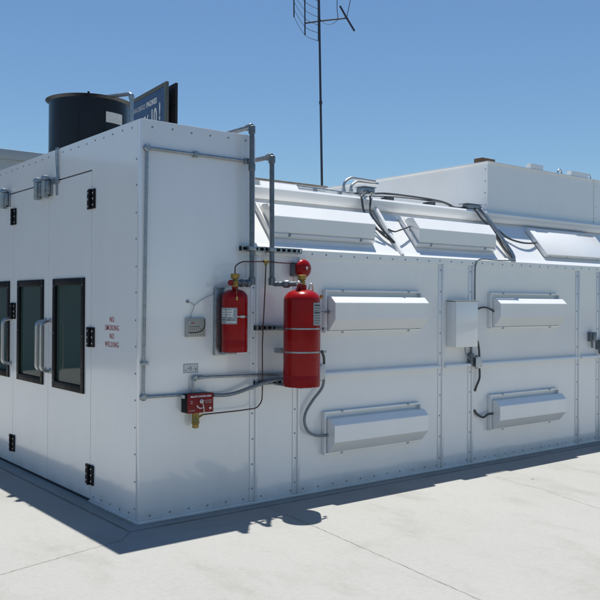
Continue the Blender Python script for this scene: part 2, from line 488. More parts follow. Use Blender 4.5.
# cable clipped to the header
b = B(); b.tube([(-.012, 1.52, H1+.01), (-.012, 1.52, 2.80), (-0.0120, 1.5065, 2.6444)], .007, 8, smooth=4)
b.tube([(-.014, 1.555, H1+.01), (-.014, 1.55, 2.80), (-0.0140, 1.5236, 2.6376)], .004, 8, smooth=4)
b.box(-.02, -.001, 1.50, 1.60, 2.60, 2.66, .003); b.box(-.014, -.001, 1.535, 1.55, 2.50, 2.60)
tag(obj('sensor_cable', b, 'galv'), 'thin twin cable hanging from roof edge down to a small plate above the doors', 'cable')

# ------------------------------------------------------------------ roof plenum and things on the roof
PX0, PY0, PZ = 4.37, .42, 3.137
pl = thing('roof_plenum', (6.3, 2.0, ZR), 'large white rectangular duct housing standing on the booth roof', 'duct housing')
b = B(); b.box(PX0, XE-.1, PY0, 3.35, ZR+.002, PZ-.02)
b.mi = 1
for z in (2.66, 2.79, 2.92, 3.05): b.bolt((PX0, PY0+.03, z), (-1, 0, 0)); 
for z in (2.66, 2.79, 2.92, 3.05): b.bolt((6.46, PY0, z), (0, -1, 0))
obj('housing', b, ['white', 'bolt'], pl)
b = B(); b.box(PX0-.012, XE-.09, PY0-.014, 3.37, PZ-.02, PZ, .003); pass
b.box(6.42, 6.45, PY0-.008, PY0, ZR+.002, PZ-.021)
obj('top_rim', b, 'white', pl)
b = B(); b.box(4.38, 4.60, .50, .62, PZ+.001, PZ+.052, .004)
tag(obj('wood_block', b, 'wood'), 'short brown wood block on the near corner of the roof duct housing', 'wood block')
for (x0, x1, lab) in ((5.13, 5.36, 'left of the two small white brackets on top of the duct housing'), (5.93, 6.28, 'right of the two small white brackets on top of the duct housing')):
    b = B(); b.prism([(.41, 0), (.41, .055), (.46, .06), (.50, 0)], x0, x1, Matrix.Translation((0, 0, PZ+.001)))
    tag(obj('roof_bracket', b, 'white'), lab, 'bracket', 'small brackets on the duct housing')
for (x, lab) in ((5.73, 'small lifting ring on the duct housing between the two white brackets'), (6.28+.06, 'small lifting ring on the duct housing right of both white brackets')):
    b = B(); b.tube([(x-.035, .44, PZ), (x-.035, .44, PZ+.03), (x, .44, PZ+.055), (x+.035, .44, PZ+.03), (x+.035, .44, PZ)], .009, 8, smooth=4)
    tag(obj('lifting_ring', b, 'galv'), lab, 'lifting ring', 'lifting rings on the duct housing')

# low duct behind
t_ = thing('roof_duct', (2.2, 2.5, ZR), 'low grey duct lying across the booth roof with weathered trim on top', 'duct')
b = B(); b.box(1.01, 3.40, 2.0, 3.3, ZR+.002, 2.925); obj('duct_body', b, 'roofgrey', t_)
b = B(); b.box(1.0, 3.42, 1.985, 3.31, 2.926, 2.944, .004); obj('trim', b, 'trimwood', t_)
b = B(); b.box(1.02, 3.3, 1.96, 1.999, 2.80, 2.83); b.box(1.02, 3.3, 1.96, 1.999, 2.70, 2.72); obj('flange', b, 'galv', t_)

# exhaust stack
st = thing('exhaust_stack', (1.43, 4.16, ZR), 'black round exhaust stack with flared rim standing on the booth roof', 'exhaust stack')
SR = .474; SZ = 4.005
b = B(); b.lathe([(SR, 0), (SR, SZ-ZR-.03), (SR+.012, SZ-ZR-.02), (SR+.03, SZ-ZR-.008), (SR+.042, SZ-ZR), (SR+.030, SZ-ZR), (SR-.012, SZ-ZR-.03), (SR-.012, .02)], (1.43, 4.16, ZR+.002), seg=72)
obj('shell', b, 'stack', st)
b = B(); b.box(-.004, .004, -.006, .012, 0, .90, 0, Matrix.Translation((1.43-SR*.62, 4.16-SR*.785, ZR+.3)))
obj('seam', b, 'stack', st)
b = B(); b.patch((1.43, 4.16), SR+.001, -1.5683, -1.0502, 3.70, 3.825, n=8)
obj('plate', b, 'paper', st)
b = B(); b.lathe([(.013, 0), (.013, .02), (.006, .025)], (1.43-SR*.45, 4.16-SR*.98, SZ+.0), seg=10)
obj('screw', b, 'black', st)
b = B(); b.tube([(1.5581, 3.2767, 3.4406), (1.5550, 3.2779, 3.9746), (1.47, 3.85, 4.03), (1.45, 4.02, 4.03)], .024, 14, fillet=.06)
b.lathe([(.032, 0), (.034, .02), (.030, .05)], (1.5553, 3.2777, 3.9114), (0, 0, 1), 14)
tag(obj('vent_pipe', b, 'galv'), 'bent grey pipe rising from the roof and reaching over the rim of the black stack', 'pipe')

# antenna --------------------------------------------------------
an = thing('tv_antenna', (5.61, 4.73, ZR), 'tall thin mast with rooftop television antenna and curved wire reflector', 'antenna')
P0 = Vector((5.6138, 4.7268, 3.4284)); P1 = Vector((5.5584, 4.7630, 6.4140)); dm = (P1-P0)/(P1.z-P0.z)
b = B(); b.tube([P0+dm*(ZR-P0.z), P0+dm*(4.3-P0.z), P0+dm*(7.0-P0.z)], [.021, .019, .017], 10)
b.lathe([(.026, 0), (.026, .05)], P0+dm*(4.75-P0.z), (0, 0, 1), 10)
obj('mast', b, 'mast', an)
b = B(); b.tube([(5.4473, 4.9788, 6.0748), (5.5729, 4.7524, 6.0788), (5.8573, 4.4007, 6.0945)], .013, 8); obj('boom', b, 'mast', an)
bars = [[(5.5522, 5.4049, 6.3149), (5.5407, 5.4107, 7.5916)], [(5.5106, 5.0566, 5.9193), (5.4973, 5.0636, 7.2973)], [(5.4925, 4.6893, 5.7272), (5.4786, 4.6970, 7.0106)]]
for q in bars:
    b = B(); b.tube(q, .011, 8); obj('reflector_bar', b, 'mast', an)
for k in range(10):
    q = [Vector(a).lerp(Vector(c), k*.098) for a, c in bars]
    b = B(); b.tube(q, .0045, 6, smooth=5); obj('reflector_wire', b, 'mast', an)
b = B(); b.tube([(5.7567, 4.4796, 6.2838), (5.8449, 4.4105, 6.0865), (5.9394, 4.3365, 5.8891)], .016, 8); obj('director', b, 'mast', an)
b = B(); b.tube([(5.7330, 4.4988, 6.0777), (5.7195, 4.5090, 6.2519), (5.7231, 4.5050, 6.6956)], .006, 6); obj('dipole', b, 'mast', an)
b = B(); b.tube([(5.8447, 4.4106, 6.1261), (5.8807, 4.3816, 6.3482), (5.9037, 4.3627, 6.6653)], .006, 6); obj('dipole', b, 'mast', an)
b = B(); b.tube([(5.5727, 4.7524, 6.1107), (5.6038, 4.6645, 6.0222), (5.6718, 4.5727, 6.0047), (5.7331, 4.4987, 6.0698)], .004, 6, smooth=6); obj('lead_wire', b, 'mast', an)

# roadside billboard ----------------------------------------------
DEP = 45.0
N0 = Vector((19.3201, 34.6454, 13.7454)); dirs = Vector((math.sin(math.radians(5.4)), math.cos(math.radians(5.4)), 0))
nrm = Vector((-dirs.y, dirs.x, 0))            # the printed side faces this way
bb = thing('billboard', (N0.x, N0.y, 0), 'blue roadside billboard on steel posts seen edge-on beyond the booth roof', 'billboard')
Lb = 11.0; Hb = 4.6; zt = N0.z
right = -dirs; up = Vector((0, 0, 1))
def bbox_local(B_, u0, u1, n0, n1, z0, z1, bev=0):
    m = Matrix((dirs, nrm, up)).transposed().to_4x4(); m.translation = Vector((N0.x, N0.y, 0))
    B_.box(u0, u1, n0, n1, z0, z1, bev, m)
b = B(); fw_ = .24
bbox_local(b, 0, fw_, -.12, .05, zt-Hb, zt, .02); bbox_local(b, Lb-fw_, Lb, -.12, .05, zt-Hb, zt, .02)
bbox_local(b, fw_, Lb-fw_, -.12, .05, zt-.20, zt, .02); bbox_local(b, fw_, Lb-fw_, -.12, .05, zt-Hb, zt-Hb+.2, .02)
obj('frame', b, 'sframe', bb)
b = B(); bbox_local(b, fw_, Lb-fw_, -.08, 0, zt-Hb+.2, zt-.2); obj('panel', b, 'sblue', bb)
def btxt(s, size, u, z, **k):
    o_ = N0+dirs*u+nrm*.008; o_.z = z
    b = B(); add_text(b, s, size, frame_mtx(o_, right, up), th=.002, **k)
    obj('lettering', b, 'whiteink', bb)
btxt('PADRES', .42, 2.16, 12.965, bold=.016, sx=1.05)
btxt('SAN DIEGO', .40, 3.10, 12.95, sx=.95, align='RIGHT')
btxt('10', 1.34, 1.84, 12.03, bold=.04, sx=.70)
btxt('-', 1.2, 2.50, 12.0, bold=.04, sx=.5)
btxt('XX', 1.2, 2.66, 11.88, bold=.04, sx=.62, align='RIGHT')
btxt('!', 1.34, .98, 12.22, bold=.04, sx=.7)
b = B()
bbox_local(b, 0, Lb-.25, -.66, -.52, zt-Hb, zt-.0, .02); obj('rear_panel', b, 'sdark', bb)
b = B()
for u in (.35, 2.2, 4.4, 6.6, 8.8, 10.6): bbox_local(b, u, u+.1, -.519, -.46, zt-Hb, zt-.3)
for z in (zt-1.2, zt-2.4, zt-3.6): bbox_local(b, -.1, Lb-.4, -.459, -.43, z, z+.08)
obj('strut', b, 'sdark', bb)
for u in (1.8, 9.2):
    b = B(); bbox_local(b, u, u+.3, -.42, -.13, 0, zt-.5, .02); obj('post', b, 'mast', bb)

# far building ----------------------------------------------------
fb = thing('warehouse', (0, 17, 0), 'low pale grey metal-sided warehouse at far left behind the booth', 'building')
b = B(); b.box(-22, 16, 14.06, 24, 0, 4.90)
for k in range(32): b.box(-21.7+k*1.18, -21.62+k*1.18, 14.02, 14.06, 0, 4.90)
obj('wall', b, 'far', fb)
b = B(); b.box(-22.1, 16.1, 13.98, 24.1, 4.902, 5.13, .01); obj('parapet', b, 'farband', fb)

# ------------------------------------------------------------------ light fixtures (seven alike)
FW, FH = 1.165, .36
def make_fixture():
    root = bpy.data.objects.new('light_fixture', None); root.empty_display_size = .1; col.objects.link(root)
    f = B()
    w, h = .016, .045
    f.box(0, FW, 0, w, .0, h, .002); f.box(0, FW, FH-w, FH, .0, h, .002)
    f.box(0, w, w, FH-w, .0, h, .002); f.box(FW-w, FW, w, FH-w, 0, h, .002)
    f.box(w, FW-w, w, FH-w, .004, .012)
    obj('frame', f, 'white', root, local=True)
    f = B(); f.prism([(.020, .013), (.020, .060), (.112, .140), (.252, .140), (.303, .085), (.303, .013)], .026, FW-.005, bev=.002)
    obj('housing', f, 'white', root, local=True)
    for x in (.18, .98):
        f = B(); f.box(x, x+.022, FH-.014, FH+.004, h-.02, h+.005, .002); obj('clip', f, 'galv', root, local=True)
        f = B(); f.box(x, x+.02, -.005, .010, h-.02, h+.005, .002); obj('clip', f, 'galv', root, local=True)
    return root
def copy_fix(o):
    c = o.copy(); col.objects.link(c)
    for ch in o.children:
        d = ch.copy(); col.objects.link(d); d.parent = c
    return c
fx0 = make_fixture()
wall_fx = [((1.69, 1.337), 'white light fixture on the side wall just right of the large red cylinder'),
           ((1.69, .312), 'white light fixture low on the side wall below and right of the large red cylinder'),
           ((3.86, 1.337), 'upper wall light fixture right of the white electrical box'),
           ((3.86, .312), 'lower wall light fixture right of the white electrical box')]
slope_fx = [(1.20, .150, 'sloping roof light fixture behind the dark upright pipe'),
            (2.905, .150, 'sloping roof light fixture between the two slanted conduits'),
]
first = True
for (x, z), lab in wall_fx:
    o = fx0 if first else copy_fix(fx0); first = False
    o.location = (x, 0-.0015, z); o.rotation_euler = (PI/2, 0, 0)
    tag(o, lab, 'light fixture', 'light fixtures on the booth')
for x, s, lab in slope_fx:
    o = copy_fix(fx0)
    o.location = slope_pt(x, s, .002); o.rotation_euler = (math.atan2(.768, .640), 0, 0)
    tag(o, lab, 'light fixture', 'light fixtures on the booth')

ac = thing('roof_cover', slope_pt(5.5, .15), 'flat white sheet metal cover on the roof slope at right below the duct housing', 'cover')
mt = Matrix.Translation(slope_pt(4.915, .125, .002)) @ Matrix.Rotation(math.atan2(.768, .640), 4, 'X')
b = B(); b.box(0, 1.30, 0, .40, .0, .050, .004, mt); obj('lid', b, 'white', ac)
b = B(); b.box(.012, 1.29, .372, .385, .0505, .056, .001, mt); obj('hem', b, 'white', ac)
for k, x in enumerate((.09, .40, .71, 1.02)):
    b = B(); b.bolt(mt @ Vector((x, 0, .022)), (0, -.64, -.768), .007); obj('screw', b, 'bolt', ac)

# slanted conduits on the roof slope
for x, lab, dx in ((2.64, 'slanted white cable channel left of the middle roof light', 0), (4.285, 'slanted white cable channel left of the right roof light', .03)):
    b = B(); b.tube([slope_pt(x-.0, .02, .012), slope_pt(x+dx, .60, .03)], .026, 12)
    b.box(x-.05, x+.05, -.006, -.0, HE-.03, HE+.01)
    tag(obj('cable_channel', b, 'white'), lab, 'cable channel', 'slanted cable channels on the roof slope')

# flexible conduits and roof wiring
def flexline(name, pts, r, m, lab, cat='conduit', smooth=6, group=None):
    b = B(); b.tube(pts, r, 10, smooth=smooth)
    if m in ('flex', 'lflex'):
        pass
    return tag(obj(name, b, m), lab, cat, group)
JB = Vector((2.5835, 0.4300, 2.6622))
rj = thing('roof_junction_box', JB-Vector((0, 0, .08)), 'dark square junction box on the roof edge above the first slanted channel', 'junction box')
b = B(); b.box(JB.x-.06, JB.x+.09, .40, .50, ZR+.045, ZR+.105, .004); obj('body', b, 'galv', rj)
b = B(); b.box(JB.x-.07, JB.x+.10, .39, .51, ZR+.105, ZR+.112, .002); obj('cover', b, 'rigid', rj)
b = B(); b.tube([(JB.x+.0, .405, ZR+.07), (2.4360, 0.3250, 2.5822), (2.4317, 0.3200, 2.5442), (2.4335, 0.2800, 2.4202), (2.4985, 0.1600, 2.2496), (2.6229, 0.0900, 2.1417)], .010, 10, smooth=8)
tag(obj('flex_conduit', b, 'flex'), 'left of two black flexible conduits dropping from the dark roof junction box', 'conduit')
b = B(); b.tube([(JB.x+.06, .405, ZR+.07), (2.5329, 0.3200, 2.5900), (2.5349, 0.3150, 2.5522), (2.5000, 0.2700, 2.4242), (2.5365, 0.1600, 2.2703), (2.6339, 0.0750, 2.1323)], .010, 10, smooth=8)
tag(obj('flex_conduit', b, 'flex'), 'right of two black flexible conduits dropping from the dark roof junction box', 'conduit')
b = B(); b.tube([(2.3570, 0.1700, 2.3238), (2.4258, 0.1500, 2.2721), (2.4951, 0.1300, 2.2429), (2.5363, 0.1200, 2.2217)], .008, 8, smooth=6)
tag(obj('fixture_lead', b, 'flex'), 'short dark lead at the right end of the left roof light fixture', 'cable')
b = B(); b.tube([(2.6233, 0.1700, 2.2761), (2.6618, 0.1300, 2.2526), (2.7302, 0.1200, 2.2699), (2.9248, 0.1800, 2.3187)], .008, 8, smooth=6)
tag(obj('fixture_lead', b, 'flex'), 'short dark lead at the left end of the middle roof light fixture', 'cable')
for k, (pts, lab) in enumerate((([(2.4158, 0.5600, 2.6417), (2.4151, 0.5600, 2.7272), (2.4949, 0.5600, 2.7875), (2.8237, 0.5600, 2.7808)], 'taller of two arched steel conduits on the roof edge'),
                 ([(2.5624, 0.6200, 2.6607), (2.5620, 0.6200, 2.7188), (2.6268, 0.6200, 2.7686), (2.9218, 0.6200, 2.7720)], 'smaller of two arched steel conduits on the roof edge'))):
    b = B(); b.tube(pts, .014, 12, fillet=.10)
    b.lathe([(.02, 0), (.02, .03)], pts[0], (0, 0, 1), 12)
    tag(obj('arched_conduit', b, 'steel'), lab, 'conduit', 'arched conduits on the roof edge')
b = B(); b.tube([(1.7932, 0.5000, 2.6346), (2.1939, 0.5000, 2.6299), (2.3794, 0.5000, 2.6267), (2.5966, 0.5000, 2.6323)], .010, 10)
for x_ in (2.0, 2.3): b.box(x_, x_+.03, .485, .515, ZR, (2.1939, 0.5000, 2.6299)[2]-.005)
tag(obj('roof_conduit', b, 'galv'), 'straight thin grey conduit along the roof edge left of the dark junction box', 'conduit')
b = B(); b.tube([(2.7014, 0.5000, 2.6413), (2.9026, 0.5000, 2.6637), (3.2528, 0.5000, 2.6659), (3.6530, 0.5000, 2.6551), (3.7893, 0.4700, 2.6278), (3.8649, 0.4400, 2.5943), (4.0165, 0.4200, 2.6041)], .011, 10, smooth=6)
b.tube([(2.7203, 0.5200, 2.6256), (3.1308, 0.5200, 2.6475), (3.6752, 0.5200, 2.6463), (3.7921, 0.5000, 2.6307), (3.8179, 0.4400, 2.5907)], .006, 8, smooth=6)
for px_ in (2.9, 3.5): b.box(px_, px_+.09, .46, .56, ZR+.003, ZR+.05, .005)
tag(obj('roof_cable', b, 'flex'), 'sagging dark cable along the roof edge between the two roof junction boxes', 'cable')
b = B(); b.prism([(.44, .0), (.44, .055), (.62, .055), (.62, 0)], 1.48, 1.75, Matrix.Translation((0, 0, ZR+.004)))
b.prism([(.40, 0), (.44, .05), (.44, 0)], 1.35, 1.75, Matrix.Translation((0, 0, ZR+.004)))
tag(obj('roof_step', b, 'white'), 'small white wedge shaped plate on the roof edge behind the dark upright pipe', 'plate')
b = B(); b.box(1.80, 2.42, .60, .9, ZR+.004, ZR+.05, .004); b.box(2.45, 2.62, .44, .56, ZR+.004, ZR+.032, .004)
tag(obj('roof_tray', b, 'white'), 'flat white tray on the roof edge under the thin grey conduit', 'tray')
J2 = Vector((4.1135, 0.4200, 2.6169))
rj = thing('roof_junction_box', (J2.x, .42, ZR+.02), 'flat grey junction box on the roof edge by the duct housing corner', 'junction box')
b = B(); b.box(J2.x-.11, J2.x+.06, .36, .46, ZR+.012, ZR+.055, .004); obj('body', b, 'galv', rj)
b = B(); b.box(J2.x-.16, J2.x+.09, .35, .47, ZR+.055, ZR+.062, .002); obj('cover', b, 'rigid', rj)
b = B(); b.tube([(4.1222, 0.4000, 2.6105), (4.1799, 0.3800, 2.6131), (4.1893, 0.2800, 2.5045), (4.2291, 0.1400, 2.2970), (4.2704, 0.0300, 2.1261), (4.2748, -0.0050, 2.0520)], .022, 12, smooth=7)
tag(obj('cable_sleeve', b, 'galv'), 'pale grey rigid sleeve bending from roof box down the right slanted channel', 'conduit')
b = B(); b.tube([(4.0980, 0.3800, 2.6122), (4.0807, 0.3250, 2.5533), (4.1036, 0.2900, 2.4888), (4.1692, 0.2500, 2.4164), (4.2051, 0.1600, 2.2864), (4.2228, 0.0700, 2.1571), (4.2480, 0.0000, 2.0720)], .011, 10, smooth=7)
tag(obj('flex_conduit', b, 'flex'), 'black flexible conduit following the right slanted channel down the roof slope', 'conduit')
b = B(); b.tube([(4.2271, 0.2700, 2.4320), (4.3486, 0.2600, 2.3749), (4.4545, 0.2100, 2.2920), (4.5959, 0.1600, 2.2514), (4.7658, 0.1550, 2.2476), (4.9733, 0.2000, 2.2690)], .010, 10, smooth=7)
tag(obj('fixture_lead', b, 'flex'), 'curved dark cable running to the left end of the right roof light', 'cable')

# ------------------------------------------------------------------ conduit on the tall side panel
YC = -.018
b = B()
b.tube([(.90, YC, 2.69), (.038, YC, 2.69), (.020, YC, .908), (.365, YC, .905)], .011, 12, fillet=.03)
for p, a in (((.038, YC, 2.69), (0, -1, 0)), ((.020, YC, .908), (0, -1, 0))):
    b.lathe([(.022, -.018), (.026, -.012), (.026, .012), (.020, .018)], p, a, 14)
for p in ((.90, YC, 2.69), (.44, YC, 2.69)): b.box(p[0]-.018, p[0]+.018, -.032, -.0005, p[2]-.022, p[2]+.022, .003)
for z in (1.15,): b.box(.0, .055, -.032, -.0005, z-.012, z+.012, .002)
tag(obj('rigid_conduit', b, 'galv'), 'thin steel conduit framing three sides of the tall side panel near the corner', 'conduit')

# gas discharge pipes
YP = -.062
b = B(); r_ = .0195
xa = (0.9175, -0.0620, 2.3839)[0]; xb = (1.1113, -0.0620, 2.2414)[0]
v1 = (.723, -.13, 1.735); v2 = (1.237, -.30, 1.735)
b.tube([(xa, .9, 2.955), (xa, YP, 2.955), (xa+.008, YP, 1.735), v1], r_, 16, fillet=.035)
for p, ax in (((xa, YP, 2.93), (0, 0, 1)), ((xa, -.03, 2.955), (0, 1, 0)), ((xa+.008, YP, 1.755), (0, 0, 1)), ((xa+.002, YP, 2.64), (0, 0, 1))):
    b.lathe([(.024, -.03), (.027, -.026), (.027, .026), (.024, .03)], p, ax, 14)
for f_ in (.25, .62):
    p = Vector((xa+.008, YP, 1.735)).lerp(Vector(v1), f_); b.lathe([(.024, -.02), (.030, -.014), (.030, .014), (.024, .02)], p, Vector(v1)-Vector((xa+.008, YP, 1.735)), 14)
tag(obj('discharge_pipe', b, 'rigid'), 'grey steel pipe rising from small red cylinder over the top of the tall panel', 'pipe', 'fire suppression pipes')
b = B()
b.tube([(xb, 1.2, 2.745), (xb, YP, 2.745), (xb+.008, YP, 1.735), (1.237, -.25, 1.735), v2], r_, 16, fillet=.035)
for p, ax in (((xb, YP, 2.72), (0, 0, 1)), ((xb, -.03, 2.745), (0, 1, 0)), ((xb+.008, YP, 1.755), (0, 0, 1))):
    b.lathe([(.024, -.03), (.028, -.026), (.028, .026), (.024, .03)], p, ax, 14)
p = Vector((xb+.008, YP, 1.735)).lerp(Vector((1.237, -.25, 1.735)), .55); b.lathe([(.024, -.03), (.031, -.02), (.031, .02), (.024, .03)], p, Vector((1.237, -.25, 1.735))-Vector((xb, YP, 1.735)), 14)
tag(obj('discharge_pipe', b, 'rigid'), 'free standing grey steel pipe with top elbow rising from large red cylinder', 'pipe', 'fire suppression pipes')

# perforated strut channels
def strut(x0, x1, z, lab, y0=-.042, h=.020):
    b = B()
    b.box(x0, x1, y0, y0+.003, z+h*.55, z+h); b.box(x0, x1, y0, y0+.003, z-h, z-h*.55)
    n = int((x1-x0)/.05)
    for k in range(n+1):
        xx = x0+(x1-x0)*k/n; b.box(max(x0, xx-.009), min(x1, xx+.009), y0, y0+.003, z-h*.55, z+h*.55)
    b.box(x0, x1, y0+.003, -.0006, z+h-.003, z+h); b.box(x0, x1, y0+.003, -.0006, z-h, z-h+.003)
    b.mi = 1; b.box(x0, x1, -.012, -.0008, z-h+.003, z+h-.003)  # dark backing: shade behind the slots given as colour
    return tag(obj('strut_channel', b, ['galv', 'seam']), lab, 'strut channel', 'perforated strut channels')
strut(.845, 1.44, 2.008, 'topmost perforated steel strut, crossing behind both upright pipes')
strut(.985, 1.40, 1.388, 'middle perforated steel strut running behind the large red cylinder')
strut(.985, 1.40, .955, 'lowest perforated steel strut under the foot of large red cylinder')
for x, lab in ((xa+.002, 'steel clamp holding the left upright pipe to the topmost strut'), (xb+.003, 'steel clamp holding the right upright pipe to the topmost strut')):
    b = B(); b.box(x-.032, x+.032, YP-.024, -.043, 1.992, 2.024, .003)
    tag(obj('pipe_clamp', b, 'galv'), lab, 'clamp', 'pipe clamps on the topmost strut')

# cylinders -----------------------------------------------------
def cylinder(name, cx, cy, r, z0, zs, zd, lab, straps, big):
    t = thing(name, (cx, cy, z0), lab, 'fire suppression cylinder', 'red fire suppression cylinders')
    b = B(); h = zs-z0
    prof = [(r*.80, 0.004), (r*.97, 0), (r, .006), (r, .085), (r*.992, .088), (r*.992, .092), (r, .095), (r, h)]
    for k in range(1, 9):
        a = k/9*PI/2; prof.append((r*.22+(r*.78)*math.cos(a), h+(zd-zs)*math.sin(a)))
    prof += [(r*.22, zd-z0), (r*.24, zd-z0+.005), (r*.24, 1.725-z0)]
    b.lathe(prof, (cx, cy, z0), seg=56); obj('tank', b, 'red', t)
    v = B()
    v.lathe([(.022, 0), (.026, .01), (.026, .05), (.018, .055), (.018, .06), (.030, .065), (.034, .10), (.026, .103)], (cx, cy, 1.702), seg=12)
    v.lathe([(.018, 0), (.018, .05)], (cx, cy-.0, 1.735), (-1, -.3, 0), 12)
    obj('valve', v, 'brass', t)
    q = B(); q.lathe([(.020, 0), (.022, .004), (.022, .012), (.018, .016)], (cx-.052, cy-.02, 1.735), (-.55, -.83, 0), 16)
    q.tube([(cx-.02, cy-.01, 1.73), (cx-.052, cy-.02, 1.735)], .006, 8)
    obj('pressure_gauge', q, ['dred' if not big else 'steel'], t)
    for z in straps:
        s_ = B(); s_.patch((cx, cy), r+.0005, math.radians(-190), math.radians(10), z-.006, z+.006, .0015, 40)
        s_.box(cx+r*.86, cx+r*.86+.03, cy-r*.72-.012, cy-r*.72+.012, z-.012, z+.012, .002)
        s_.mi = 0; obj('strap', s_, 'galv', t)
    return t
c1 = cylinder('fire_cylinder', .723, -.13, .098, 1.214, 1.62, 1.685, 'small red fire suppression cylinder on the tall panel', (), False)
b = B(); b.box(.723-.112, .723-.03, -.035, -.003, 1.185, 1.70, .003); b.box(.723-.075, .723+.02, -.13, -.003, 1.195, 1.212, .002); obj('bracket', b, 'galv', c1)
b = B(); b.patch((.723, -.13), .0985, math.radians(-207), math.radians(-113), 1.425, 1.548, .0015, 16); o = obj('label_plate', b, 'label', c1)
b = B()
for k in range(2): b.patch((.723, -.13), .1002, math.radians(-198+k*38), math.radians(-168+k*38), 1.475, 1.54, .0008, 6)
b.patch((.723, -.13), .1002, math.radians(-165), math.radians(-118), 1.435, 1.447, .0008, 6)
obj('print', b, 'paper', c1)
b = B()
for k in range(5):
    z_ = 1.452+k*.019; b.patch((.723, -.13), .1012, math.radians(-196), math.radians(-196+random.uniform(26, 30)), z_+.003, z_+.006, .0006, 5)
    b.patch((.723, -.13), .1012, math.radians(-158), math.radians(-158+random.uniform(18, 24)), z_+.003, z_+.006, .0006, 5)
obj('print', b, 'ink', c1)
b = B(); b.patch((.723, -.13), .0985, math.radians(-113), math.radians(-20), 1.476, 1.486, .002, 14); b.patch((.723, -.13), .0995, math.radians(-100), math.radians(-78), 1.472, 1.490, .006, 5); obj('strap', b, 'steel', c1)
b = B(); b.tube([(.683, -.15, 1.735), (.672, -.222, 1.70), (.672, -.232, 1.63)], .0018, 6, smooth=5); b.lathe([(.008, 0), (.010, .004), (.010, .022), (.006, .026)], (.672, -.234, 1.603), (0, 0, 1), 10); obj('tag_seal', b, 'brass', c1)

c2 = cylinder('fire_cylinder', 1.237, -.30, .1445, .938, 1.605, 1.69, 'large red fire suppression cylinder in front of the narrow wall strip', (1.388, 1.207), True)
b = B(); b.box(1.16, 1.33, -.175, -.043, 1.368, 1.408, .003); b.box(1.16, 1.33, -.175, -.043, 1.188, 1.226, .003); b.box(1.19, 1.29, -.36, -.003, .925, .937, .002)
obj('bracket', b, 'galv', c2)
b = B(); b.patch((1.237, -.30), .146, math.radians(-92), math.radians(-50), 1.415, 1.588, .0015, 12); obj('label_plate', b, 'label', c2)
b = B()
for k in range(8):
    z_ = 1.430+k*.019; b.patch((1.237, -.30), .1476, math.radians(-88), math.radians(-88+random.uniform(22, 34)), z_, z_+(.010 if k in (7, 4) else .004), .0006, 6)
obj('print', b, 'ink', c2)
for sx in (-1, 1):
    b = B(); px_ = 1.237+sx*.058; b.tube([(px_-.022, -.335, 1.672), (px_-.014, -.34, 1.715), (px_, -.342, 1.735), (px_+.014, -.34, 1.715), (px_+.022, -.335, 1.672)], .0075, 8, smooth=5)
    obj('lifting_ear', b, 'dred' if sx < 0 else 'steel', c2)
b = B(); b.tube([(1.36, -.35, 1.622), (1.385, -.365, 1.637)], .012, 10); b.lathe([(.014, 0), (.014, .02)], (1.38, -.365, 1.629), (0, 0, 1), 8); obj('relief_fitting', b, 'brass', c2)

# bell
bl = thing('alarm_bell', (1.40, -.03, 1.80), 'round red alarm bell on grey back box above the large cylinder', 'alarm bell')
BC = Vector((1.4126, -0.1200, 1.8645))
b = B(); b.box(BC.x-.070, BC.x+.035, -.065, -.002, BC.z-.062, BC.z+.05, .004); obj('back_box', b, 'rigid', bl)
b = B(); b.lathe([(.072, 0), (.076, .004), (.074, .012), (.064, .026), (.042, .038), (.012, .044), (.001, .045)], (BC.x, -.088, BC.z), (0, -1, 0), 36)
b.tube([(BC.x, -.064, BC.z), (BC.x, -.09, BC.z)], .014, 10); obj('gong', b, 'red', bl)
b = B()
t__ = bmesh.new()
vv = [t__.verts.new(v) for v in ((BC.x-.010, -.1335, BC.z+.014), (BC.x+.016, -.1335, BC.z+.014), (BC.x+.004, -.1335, BC.z-.016), (BC.x-.010, -.1375, BC.z+.014), (BC.x+.016, -.1375, BC.z+.014), (BC.x+.004, -.1375, BC.z-.016))]
for q in ((0, 1, 2), (5, 4, 3), (0, 3, 4, 1), (1, 4, 5, 2), (2, 5, 3, 0)): t__.faces.new([vv[i] for i in q])
b.merge(t__); obj('emblem', b, 'whiteink', bl)

# actuation tubing
b = B()
tee = Vector((1.0326, -0.1000, 1.9085))
b.tube([(.723, -.13, 1.80), (.723, -.13, 1.86), (0.7539, -0.1300, 1.8825), (0.7950, -0.1300, 1.8991), tee, (1.2344, -0.0800, 1.9043), (1.3876, -0.0400, 1.9068)], .0050, 8, fillet=.03)
b.tube([tee, (1.0318, -0.0900, 1.6856), (1.0479, -0.0500, 1.4496), (1.0392, -0.0480, 1.2527), (1.0313, -0.0650, 0.9395), (1.0381, -0.0500, 0.8119), (0.9904, -0.0500, 0.7604), (0.8301, -0.0500, 0.7534), (0.4824, -0.0750, 0.7535)], .0050, 8, fillet=.03)
b.mi = 1; b.lathe([(.012, -.022), (.014, 0), (.012, .022)], tee, (1, 0, 0), 10); b.lathe([(.011, -.03), (.011, 0)], tee, (0, 0, 1), 10)
tag(obj('actuation_tube', b, ['copper', 'brass']), 'thin dark copper tube linking both red cylinders, the bell and the control box', 'tube')

